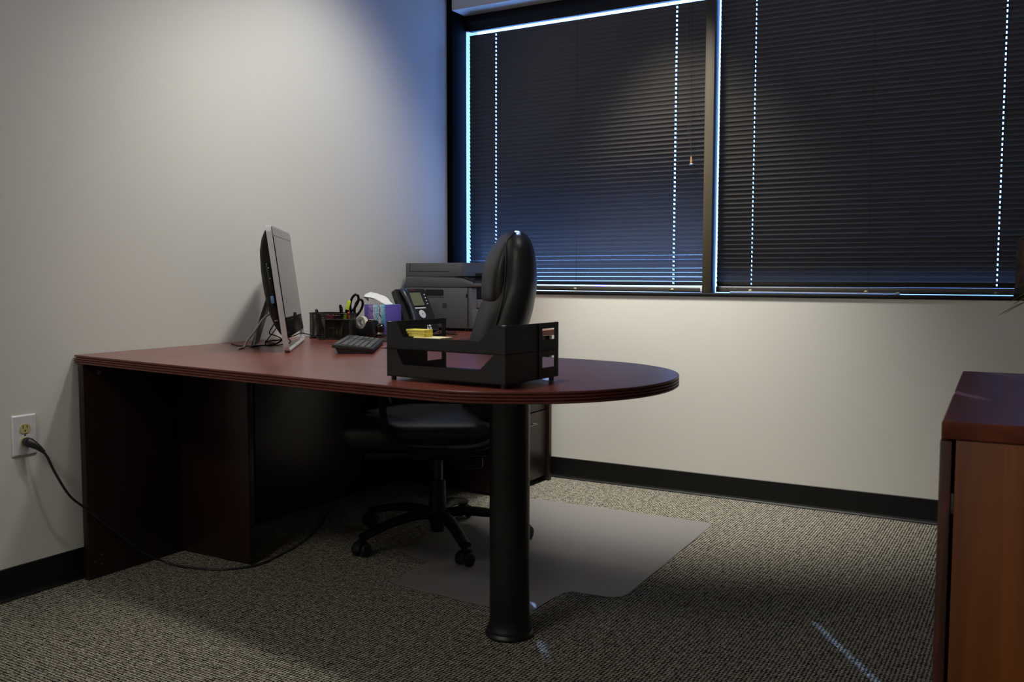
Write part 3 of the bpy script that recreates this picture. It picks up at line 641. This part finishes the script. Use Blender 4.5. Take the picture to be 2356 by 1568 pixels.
def pen(name, label, base, top, r, parts, group='pens in the mesh organizer', cat='pen'):
    base, top = Vector(base), Vector(top); d = (top-base); Ln = d.length
    t = thing(name, label, cat, base, 0, group); Mx = d.to_track_quat('Z', 'Y').to_matrix().to_4x4()
    for nm, prof, m in parts:
        b = new(); lathe(b, [(rr*r, zz*Ln) for rr, zz in prof], 12, Mx); obj(nm, b, m, t, 50)
    return t
def barrel(m1, m2): return [('barrel', [(0, 0), (.4, .02), (1, .08), (1, .62), (.0, .62)], m1), ('cap', [(0, .62), (1.12, .62), (1.12, .95), (.9, .99), (0, 1)], m2)]
def wo(x, y, z): a = R(9); return (.170+x*math.cos(a)-y*math.sin(a), -1.088+x*math.sin(a)+y*math.cos(a), DZ+z)
pen('pen', 'black pen leaning left out of the organizer at its left end', wo(-.040, .0, .006), wo(-.084, .004, .117), .0058, barrel(GLOSSB, GLOSSB))
pen('pen', 'black pen in the organizer, shorter one of the upright pair', wo(.036, .02, .006), wo(.022, .03, .128), .005, barrel(PLASTIC, GLOSSB))
pen('pen', 'black pen in the organizer, taller one with clip next to the white pen', wo(.052, .0, .006), wo(.030, .008, .137), .0055, barrel(PLASTIC, GLOSSB))
pen('pen', 'white pen behind the yellow highlighter in the organizer', wo(.047, .03, .006), wo(.058, .035, .132), .006, barrel(WHITEPEN, WHITEPEN))
pen('pen', 'orange tipped pen just above the organizer rim by the scissors', wo(.084, .0, .006), wo(.080, -.01, .108), .0045, barrel(ORANGE, ORANGE))
pen('highlighter', 'yellow highlighter with black collar leaning right in the organizer', wo(.040, -.01, .006), wo(.082, -.004, .155), .0068, [('barrel', [(0, 0), (.9, .02), (1, .1), (1, .66), (0, .66)], HIGHL), ('collar', [(0, .66), (1.08, .66), (1.08, .75), (0, .75)], GLOSSB), ('cap', [(0, .75), (1.05, .75), (.95, .97), (.6, 1), (0, 1)], HIGHL)], None, 'highlighter')
sc = thing('scissors', 'black-handled scissors standing handles up in the mesh organizer', 'scissors', wo(.052, .02, .022), R(32)); sc.rotation_euler = (0, R(10), R(32)); sc.scale = (.86, .86, .86)
for nm, sgn, cx_h, top in (('blade', 1, .012, .188), ('blade', -1, .036, .168)):
    b = new(); prism(b, [(-.004*sgn-.02, .0), (.004*sgn-.014, .004), (.016*sgn*.5+.008, .105), (.0-.004+.004*sgn, .11)], -.001+.002*sgn, .001+.002*sgn, MY, bev=.0003); bl = obj(nm, b, CHROME, sc)
    b = new(); lp = [(cx_h-.012, 0, top-.075), (cx_h-.017, 0, top-.05), (cx_h-.013, 0, top-.02), (cx_h, 0, top-.002), (cx_h+.013, 0, top-.006), (cx_h+.018, 0, top-.026), (cx_h+.013, 0, top-.05), (cx_h+.002, 0, top-.074), (cx_h-.006, 0, top-.084)]
    lp = smooth_path(lp+[lp[0]], 4)[:-1]; tube(b, lp, (.0042, .006), 8, closed=True, flat=(0, 1, 0))
    tube(b, smooth_path([(cx_h-.008, 0, top-.08), (.012-sgn*.004, 0, .088), (.004-sgn*.002, 0, .07)], 4), (.0055, .0065), 8, flat=(0, 1, 0)); obj('handle', b, GLOSSB, bl, 60)
rc = thing('memo_block', 'crimson card block inside the mesh organizer', 'memo block', wo(-.005, .02, .045), R(9))
b = new(); box(b, -.03, .03, -.02, .02, 0, .045, bev=.001); obj('block', b, REDBOX, rc); b = new(); box(b, -.0295, .0295, -.0195, .0195, -.006, 0); obj('paper_layer', b, WHITEK, rc)

# tape dispenser
td = thing('tape_dispenser', 'black tape dispenser beside the mesh organizer', 'tape dispenser', (.248, -.985, DZ+.0002), R(-4))
prof = [(-.055, 0), (.072, 0), (.073, .016), (.066, .05), (.062, .068), (.036, .068), (.030, .052), (.016, .038), (-.002, .033), (-.022, .042), (-.036, .062), (-.046, .072), (-.056, .068), (-.06, .03)]
b = new(); prism(b, prof, -.022, .022, MY, bev=.002); obj('body', b, PLASTIC, td)
b = new(); prism(b, [(.034, .066), (.064, .066), (.066, .071), (.034, .072)], -.012, .012, MY); obj('cutter', b, NICKEL, td)
trl = thing('tape_roll', 'cream roll of clear tape sitting in the black dispenser', 'tape roll', (.248, -.985, DZ+.0002), R(-4))
TM = Matrix.Translation((-.010, -.0095, .060)) @ Matrix.Rotation(-PI/2, 4, 'X')
b = new(); t = bmesh.new(); loft(t, [[Vector((r_*math.cos(2*PI*i/28), r_*math.sin(2*PI*i/28), z)) for i in range(28)] for r_, z in ((.0165, 0), (.0262, 0), (.0262, .019), (.0165, .019))], wrap=True); merge(b, t, TM); obj('tape', b, TAPEM, trl, 40)
b = new(); t = bmesh.new(); loft(t, [[Vector((r_*math.cos(2*PI*i/28), r_*math.sin(2*PI*i/28), z)) for i in range(28)] for r_, z in ((.0135, .0), (.0163, .0), (.0163, .019), (.0135, .019))], wrap=True); merge(b, t, TM); obj('core', b, WHITEP, trl, 40)
b = new(); tube(b, [(.012, 0, .055), (.034, 0, .0735), (.05, 0, .0725)], (.0005, .0088), 6, flat=(0, 0, 1)); obj('tape_end', b, TAPEM, trl)
# stapler
st = thing('stapler', 'black stapler with chrome rail between the tape dispenser and the tissue box', 'stapler', (.303, -.940, DZ+.0002), R(122))
b = new(); prism(b, rrect(-.055, .055, -.018, .018, .014), 0, .008, bev=.002); obj('base', b, PLASTIC, st)
b = new(); prism(b, [(-.055, .02), (.05, .012), (.052, .03), (.03, .045), (-.03, .06), (-.052, .056), (-.06, .045)], -.014, .014, MY, bev=.005); obj('arm', b, GLOSSB, st)
b = new(); prism(b, [(-.058, .012), (.048, .008), (.048, .013), (-.058, .021)], -.011, .011, MY, bev=.001); obj('rail', b, CHROME, st)

# ------------------------------------------------------------------ tissue box
tb = thing('tissue_box', 'cube tissue box printed with purple and teal foliage, violet dotted end', 'tissue box', (.156, -.87, DZ+.0002))
bs = .114; bh = .131
b = new(); box(b, 0, bs, 0, bs, 0, bh, bev=.0012); o = obj('carton', b, [PRINT, DOTS], tb)
for p in o.data.polygons: p.material_index = 1 if abs(p.normal.x) > .8 else 0
b = new(); lathe(b, [(0, bh+.0002), (.034, bh+.0002), (.034, bh+.0008), (0, bh+.0008)], 24, Matrix.Translation((bs/2, bs/2, 0)) @ Matrix.Diagonal((1, .6, 1, 1))); obj('opening_film', b, CLEARP, tb)
V = []; F = []; nu, nv = 18, 12
sp_ = smooth_path([(.104, 0, bh+.0012), (.085, 0, bh+.008), (.062, 0, bh+.022), (.036, 0, bh+.036), (.008, 0, bh+.046), (-.016, 0, bh+.050), (-.026, 0, bh+.042), (-.014, 0, bh+.028)], 4)
nu = len(sp_)
for i, p in enumerate(sp_):
    t_ = i/(nu-1); hw_ = .026+.046*math.sin(PI*min(1, t_*1.1))
    for j in range(nv):
        s_ = j/(nv-1)*2-1
        V.append((p.x+.010*abs(s_)*t_+.0015*math.sin(9*s_+7*t_), .057+s_*hw_*(.35+.65*t_**.6)+.003*math.sin(12*t_+3*s_), p.z-.020*abs(s_)**1.5*t_+.003*math.sin(8*s_+10*t_)))
for i in range(nu-1):
    for j in range(nv-1): F.append((i*nv+j, (i+1)*nv+j, (i+1)*nv+j+1, i*nv+j+1))
ts = rawmesh('tissue', V, F, PAPER, None, True); ts.location = (.156, -.87, DZ+.0002); tag(ts, 'white tissue pulled up out of the foliage printed box', 'tissue')

# ------------------------------------------------------------------ desk phone
pf = R(-6); PF = Vector((math.cos(pf), math.sin(pf), 0)); PR = Vector((-PF.y, PF.x, 0)); PW = .2
up_ = (-PF*.092+Vector((0, 0, .186))); PLN = up_.length; PU = up_.normalized(); PN = PR.cross(PU)
if PN.dot(PF) < 0: PN = -PN
PB = Vector((.337, -.557, .748))-PR*PW
ph = thing('desk_phone', 'black office desk phone with tilted face standing before the printer', 'phone', (0, 0, 0))
PM = Matrix(((PR.x, PU.x, PN.x, PB.x), (PR.y, PU.y, PN.y, PB.y), (PR.z, PU.z, PN.z, PB.z), (0, 0, 0, 1)))   # local: x right, y up the slope, z out of the face
b = new(); prism(b, rrect(0, PW, 0, PLN, .012), -.026, .0, PM, bev=.003); obj('body', b, PHONEB, ph)
b = new(); prism(b, rrect(.066, PW-.004, .02, PLN-.006, .01), 0, .003, PM, bev=.0012); obj('face_plate', b, PHONEB, ph)
b = new(); foot_ = [PM @ Vector(p) for p in ((.01, .004, -.026), (PW-.01, .004, -.026), (PW-.01, .15, -.026), (.01, .15, -.026))]
gz = DZ+.0004; bk_ = [Vector((q.x-(.11*PF.x if i > 1 else .002), q.y-(.11*PF.y if i > 1 else 0), gz)) for i, q in enumerate([foot_[0], foot_[1], foot_[1], foot_[0]])]
t = bmesh.new(); loft(t, [[foot_[0], foot_[1], foot_[2], foot_[3]], [bk_[0], bk_[1], bk_[2], bk_[3]]]); merge(b, t); obj('stand', b, PLASTIC, ph)
b = new(); box(b, .004, .062, .005, PLN-.005, 0, .001, PM); obj('cradle', b, SLOT, ph)
hs = thing('phone_handset', 'dark handset resting in the cradle on the left of the desk phone', 'handset', (0, 0, 0))
b = new(); rows = [(.0, .012, .018), (.006, .022, .024), (.03, .024, .026), (.055, .019, .022), (.10, .0165, .019), (.145, .019, .021), (.17, .024, .024), (.192, .022, .022), (.2, .013, .014)]
hz = lambda y: .004+.024*math.sin(PI*min(1, max(0, y/.2)))
t = bmesh.new(); loft(t, [[Vector((.034+w_*.82*math.copysign(abs(math.cos(2*PI*i/20))**.75, math.cos(2*PI*i/20)), y+.004, .0025+hz(y)*.62+h_*.55*(math.copysign(abs(math.sin(2*PI*i/20))**.75, math.sin(2*PI*i/20))+.85))) for i in range(20)] for y, w_, h_ in rows]); merge(b, t, PM); obj('grip', b, PHONEG, hs, 60)
b = new()
for i in range(4): box(b, .006, .0115, .03+.009*i, .034+.009*i, .012, .014, PM)
obj('earpiece_slots', b, SLOT, hs)
X0 = .074
b = new(); prism(b, rrect(X0, X0+.082, .122, .188, .003), .003, .0038, PM); sc_ = obj('display', b, LCD, ph)
b = new(); 
for a in ((X0-.002, X0+.084, .188, .1905), (X0-.002, X0+.084, .1195, .122), (X0-.002, X0, .122, .188), (X0+.082, X0+.084, .122, .188)): box(b, a[0], a[1], a[2], a[3], .003, .005, PM)
obj('display_bezel', b, GLOSSB, ph)
text('maker_lettering', 'AVAYA', .009, REDP, ph, PM @ Matrix.Translation((X0+.034, .1985, .0034)))
b = new(); box(b, PW-.012, PW-.004, .2005, .2015, .003, .0036, PM); obj('message_light', b, REDP, ph)
for i in range(4):
    b = new(); prism(b, rrect(PW-.026, PW-.018, .128+.015*i, .133+.015*i, .0015, 3), .003, .0042, PM); obj('softkey', b, WHITEK, ph)
b = new(); prism(b, rrect(X0+.004, X0+.082, .107, .1135, .001, 3), .003, .0042, PM); obj('label_strip', b, WHITEK, ph)
b = new(); lathe(b, [(0, 0), (.020, 0), (.020, .002), (.017, .0028), (.008, .0024), (0, .0026)], 24, PM @ Matrix.Translation((X0+.044, .080, .003))); nvk = obj('navigation_ring', b, WHITEK, ph)
b = new(); lathe(b, [(.0, 0), (.0028, 0), (.0028, .0006), (0, .0006)], 10, PM @ Matrix.Translation((X0+.044, .080, .0055))); obj('center_dot', b, SLOT, nvk)
for dx in (-.031, .031):
    b = new(); box(b, X0+.044+dx-.006, X0+.044+dx+.006, .078, .082, .003, .0042, PM, bev=.0008); obj('side_key', b, GREYK, ph)
b = new(); box(b, X0+.012, X0+.076, .0555, .0575, .003, .0036, PM); obj('key_divider', b, SLOT, ph)
PK = None
for r_ in range(4):
    for c_ in range(3):
        b = new(); lathe(b, [(0, 0), (.0075, 0), (.0075, .0014), (.006, .002), (0, .002)], 14, PM @ Matrix.Translation((X0+.026+.0195*c_, .047-.0125*r_, .003)) @ Matrix.Diagonal((1, .68, 1, 1))); kk = obj('dial_key', b, WHITEK, ph)
        b = new(); box(b, X0+.026+.0195*c_-.0008, X0+.026+.0195*c_+.0008, .047-.0125*r_-.0018, .047-.0125*r_+.0018, .0049, .0053, PM); obj('numeral', b, SLOT, kk)
pts = []; A = Vector((.43, -.70, .7475)); B = Vector((.545, -.735, .7475))
for i in range(145):
    t_ = i/144; a = 2*PI*9*t_; p = A.lerp(B, t_); d = (B-A).normalized(); n_ = Vector((-d.y, d.x, 0)); pts.append(p+n_*(.0072*math.cos(a))+Vector((0, 0, .0072*math.sin(a)+.001)))
b = new(); tube(b, [Vector((.40, -.73, .742)), Vector((.415, -.71, .744))]+pts, .0019, 6); o = obj('coiled_cord', b, PLASTIC, None, 60); tag(o, 'black coiled handset cord lying on the desk in front of the phone', 'cord')

# ------------------------------------------------------------------ printer
pr = thing('printer', 'charcoal multifunction laser printer on the desk under the window', 'printer', (.056, -.44, DZ))
D_ = .39    # local: x depth (front at +x), y width
b = new(); box(b, .002, .355, 0, D_, .012, .2005, bev=.004); bd = obj('body', b, GREYP, pr)
b = new(); box(b, .357, .378, .0, .045, .012, .2005, bev=.005); obj('front_cheek', b, GREYP, pr)
b = new(); box(b, .357, .378, D_-.045, D_, .012, .2005, bev=.005); obj('front_cheek', b, GREYP, pr)
b = new(); box(b, .357, .378, .047, D_-.047, .105, .145, bev=.003); obj('front_cover', b, GREYP, pr)
b = new(); box(b, .357, .381, .003, D_-.003, .014, .101, bev=.004); obj('paper_drawer', b, GREYP, pr)
b = new(); box(b, .3552, .3575, .047, D_-.047, .147, .199); obj('output_slot', b, SLOT, pr)
b = new(); prism(b, rrect(.118, .222, .160, .1905, .009), -.0015, .0004, MY); hd = obj('carry_recess', b, SLOT, pr)
b = new(); prism(b, rrect(.114, .226, .157, .161, .002), .0, .0022, MY); obj('recess_lip', b, GREYP, hd)
for i in range(5):
    b = new(); box(b, .215, .238, -.0006, .001, .105+.0048*i, .1072+.0048*i); obj('vent_slot', b, SLOT, bd)
for x0_, x1_, z0_, z1_ in ((.3535, .3548, .012, .19), (.3535, .37, .0855, .087)):
    b = new(); box(b, x0_, x1_, -.0004, .002, z0_, z1_); obj('panel_gap', b, SLOT, bd)
b = new(); box(b, .346, .3545, -.0006, .002, .155, .172); obj('latch_notch', b, SLOT, bd)
b = new(); prism(b, [(0, .2025), (.378, .2025), (.385, .21), (.383, .226), (.33, .243), (.27, .2485), (0, .2485)], -D_, 0, MY, bev=.003); scn = obj('scanner_base', b, GREYP, pr)
b = new(); prism(b, [(.284, .2475), (.33, .2435), (.384, .2265), (.386, .229), (.335, .247), (.284, .2505)], -D_+.012, -.001, MY); cp = obj('control_panel', b, GLOSSB, pr)
for y_, wd_, x_ in ((.03, .02, .318), (.085, .05, .338), (.16, .02, .345)):
    b = new(); box(b, x_, x_+.006, y_, y_+wd_, .2475-(x_-.318)*.3-.0005, .2482-(x_-.318)*.3); obj('panel_marking', b, WHITEK, cp)
b = new(); box(b, .001, .300, .001, D_-.001, .2505, .3155, bev=.004, seg=2); lid = obj('document_feeder', b, GREYP, pr)
b = new(); prism(b, [(p[0], p[1]) for p in rrect(.255, .322, 0.0005, D_-.0005, .022, 6)], .2525, .3157, bev=.002); obj('feeder_front', b, GREYP, lid)
for x0_, x1_, z0_, z1_ in ((.027, .256, .2755, .2768), (.0265, .0278, .2755, .3135), (.002, .256, .2500, .2515)):
    b = new(); box(b, x0_, x1_, -.0002, .002, z0_, z1_); obj('lid_gap', b, SLOT, lid)
b = new(); box(b, .318, .3235, .12, .25, .2535, .268, bev=.002); obj('feeder_slot', b, SLOT, lid)
b = new(); 
for a in ((-.016, -.0135, .205, .222), (-.0135, .003, .2195, .222), (-.0135, .003, .205, .2075)): box(b, a[0], a[1], .02, .03, a[2], a[3])
obj('rear_hook', b, PLASTIC, pr)
b = new()
for x, y in ((.03, .03), (.33, .03), (.03, D_-.03), (.33, D_-.03)): cyl(b, (x, y, .0003), (x, y, .0125), .012, n=12)
obj('foot', b, PLASTIC, pr)

# ------------------------------------------------------------------ wall outlet and power cord
ol = thing('wall_outlet', 'white wall outlet plate with ivory sockets on the left wall', 'outlet', (0, -2.321, .502))
b = new(); t = bmesh.new(); loft(t, [[Vector((x, y, z)) for y, z in rrect(-.0397-d, .0397+d, -.0635-d, .0635+d, .003, 3)] for x, d in ((.0004, 0), (.0025, 0), (.0062, -.0045))]); merge(b, t); obj('plate', b, WHITEP, ol, 30)
for zc in (.0205, -.0205):
    P_ = [(y, z) for y, z in [(.0172*math.cos(a)*1.0, max(-.0142, min(.0142, .0172*math.sin(a)))) for a in [2*PI*i/28 for i in range(28)]]]
    b = new(); prism(b, P_, .0055, .0082, Matrix.Translation((0, 0, zc)) @ MX); rc_ = obj('socket', b, IVORY, ol)
    b = new(); box(b, .0078, .0085, -.0075, -.0053, zc+.0005, zc+.0095); box(b, .0078, .0085, .0053, .0075, zc+.0015, zc+.0095); cyl(b, (.0078, 0, zc-.0065), (.0085, 0, zc-.0065), .0026, n=10); obj('slot', b, SLOT, rc_)
b = new(); lathe(b, [(0, 0), (.003, 0), (.0025, .0012), (0, .0014)], 12, Matrix.Translation((.006, 0, 0)) @ Matrix.Rotation(PI/2, 4, 'Y')); obj('screw', b, NICKEL, ol)
pc = thing('cord_with_plug', 'black power cord plugged into the wall outlet and trailing under the desk', 'power cord', (0, 0, 0))
b = new(); t = bmesh.new()
loft(t, [ring(Vector(c), Vector(a_).normalized(), Vector((.0, .0, 1)) if i < 2 else Vector((.3, .2, .93)).normalized(), 1, 16) for i, (c, a_) in enumerate([])] or [[Vector(c)+Vector((-dy*.0, dy, 0))*math.cos(2*PI*k/16)+Vector((0, 0, dz))*math.sin(2*PI*k/16) for k in range(16)] for c, dy, dz in (((.0085, -2.321, .4815), .013, .0125), ((.016, -2.320, .4815), .0155, .0145), ((.026, -2.317, .479), .0155, .0145))])
merge(b, t)
tube(b, [(.022, -2.322, .482), (.034, -2.312, .474), (.043, -2.300, .462), (.05, -2.289, .448)], [.0142, .0125, .0085, .0058], 14); obj('plug', b, PLASTIC, pc, 50)
b = new(); tube(b, smooth_path([(.048, -2.292, .452), (.053, -2.28, .43), (.060, -2.262, .38), (.066, -2.22, .30), (.070, -2.17, .249), (.078, -2.10, .178), (.092, -2.02, .10), (.103, -1.965, .046), (.13, -1.915, .012), (.19, -1.905, .0048), (.26, -1.89, .0048), (.33, -1.865, .0048), (.385, -1.81, .0048), (.41, -1.75, .0048), (.395, -1.65, .0048), (.346, -1.464, .0048), (.232, -1.229, .0048), (.115, -1.058, .0048)], 6), .0040, 8); obj('cable', b, PLASTIC, pc, 60)

# ------------------------------------------------------------------ things at the right edge
db = thing('decorative_block', 'mottled rusty brown block with sloping top on the window sill', 'ornament', (2.602, .012, SILLZ+.0003))
b = new(); prism(b, [(.002, .031), (.128, .031), (.126, .215), (.10, .231), (.03, .231), (.0035, .215)], -.055, 0, MY, bev=.002); obj('body', b, RUST, db)
b = new(); prism(b, [(-.001, 0), (.131, 0), (.130, .0305), (.0, .0305)], -.057, .001, MY, bev=.002); obj('base', b, FRAME, db)
pl = thing('potted_plant', 'potted plant with arching narrow green leaves, leaf tips at right edge', 'plant', (2.93, -1.72, CT+.0003))
b = new(); lathe(b, [(0, 0), (.06, 0), (.085, .11), (.09, .115), (.09, .128), (.08, .128), (.078, .115), (0, .112)], 24); obj('pot', b, textured('terracotta', (.2, .07, .04), .7, .3, 80, .1), pl)
def leaf(pts, wmax):
    P = smooth_path(pts, 5); V = []; F = []; n = len(P)
    for i, p in enumerate(P):
        t_ = i/(n-1); w_ = wmax*(math.sin(PI*(.12+.88*t_))**.7 if t_ < 1 else 0)+.0003; d = P[min(i+1, n-1)]-P[max(i-1, 0)]; s_ = d.cross(Vector((0, 0, 1))); s_ = s_.normalized() if s_.length > 1e-6 else Vector((0, 1, 0))
        V += [tuple(p-s_*w_), tuple(p+Vector((0, 0, -.25*w_))), tuple(p+s_*w_)]
    for i in range(n-1):
        for k in (0, 1): F.append((3*i+k, 3*i+3+k, 3*i+4+k, 3*i+1+k))
    rawmesh('leaf', V, F, LEAF, pl, True)
def lp_(tip, wmax, lift=.12):
    tx, ty, tz = tip[0]-2.93, tip[1]+1.72, tip[2]-CT
    leaf([(tx*.03, ty*.03, .11), (tx*.25, ty*.25, max(tz, .12)+lift*.75), (tx*.55, ty*.55, max(tz, .12)+lift), (tx*.82, ty*.82, tz+.035), (tx, ty, tz)], wmax)
lp_((2.616, -1.60, .903), .009, .05); lp_((2.628, -1.63, .908), .008, .06); lp_((2.640, -1.58, .925), .008, .07); lp_((2.630, -1.60, .930), .004, .08); lp_((2.656, -1.60, .968), .004, .06)
for i in range(22):
    a = R(-105+210*i/21+random.uniform(-4, 4)); r_ = random.uniform(.2, .3)
    lp_((2.93+r_*math.cos(a), -1.72+r_*math.sin(a), CT+random.uniform(.12, .3)), random.uniform(.005, .008), random.uniform(.1, .2))
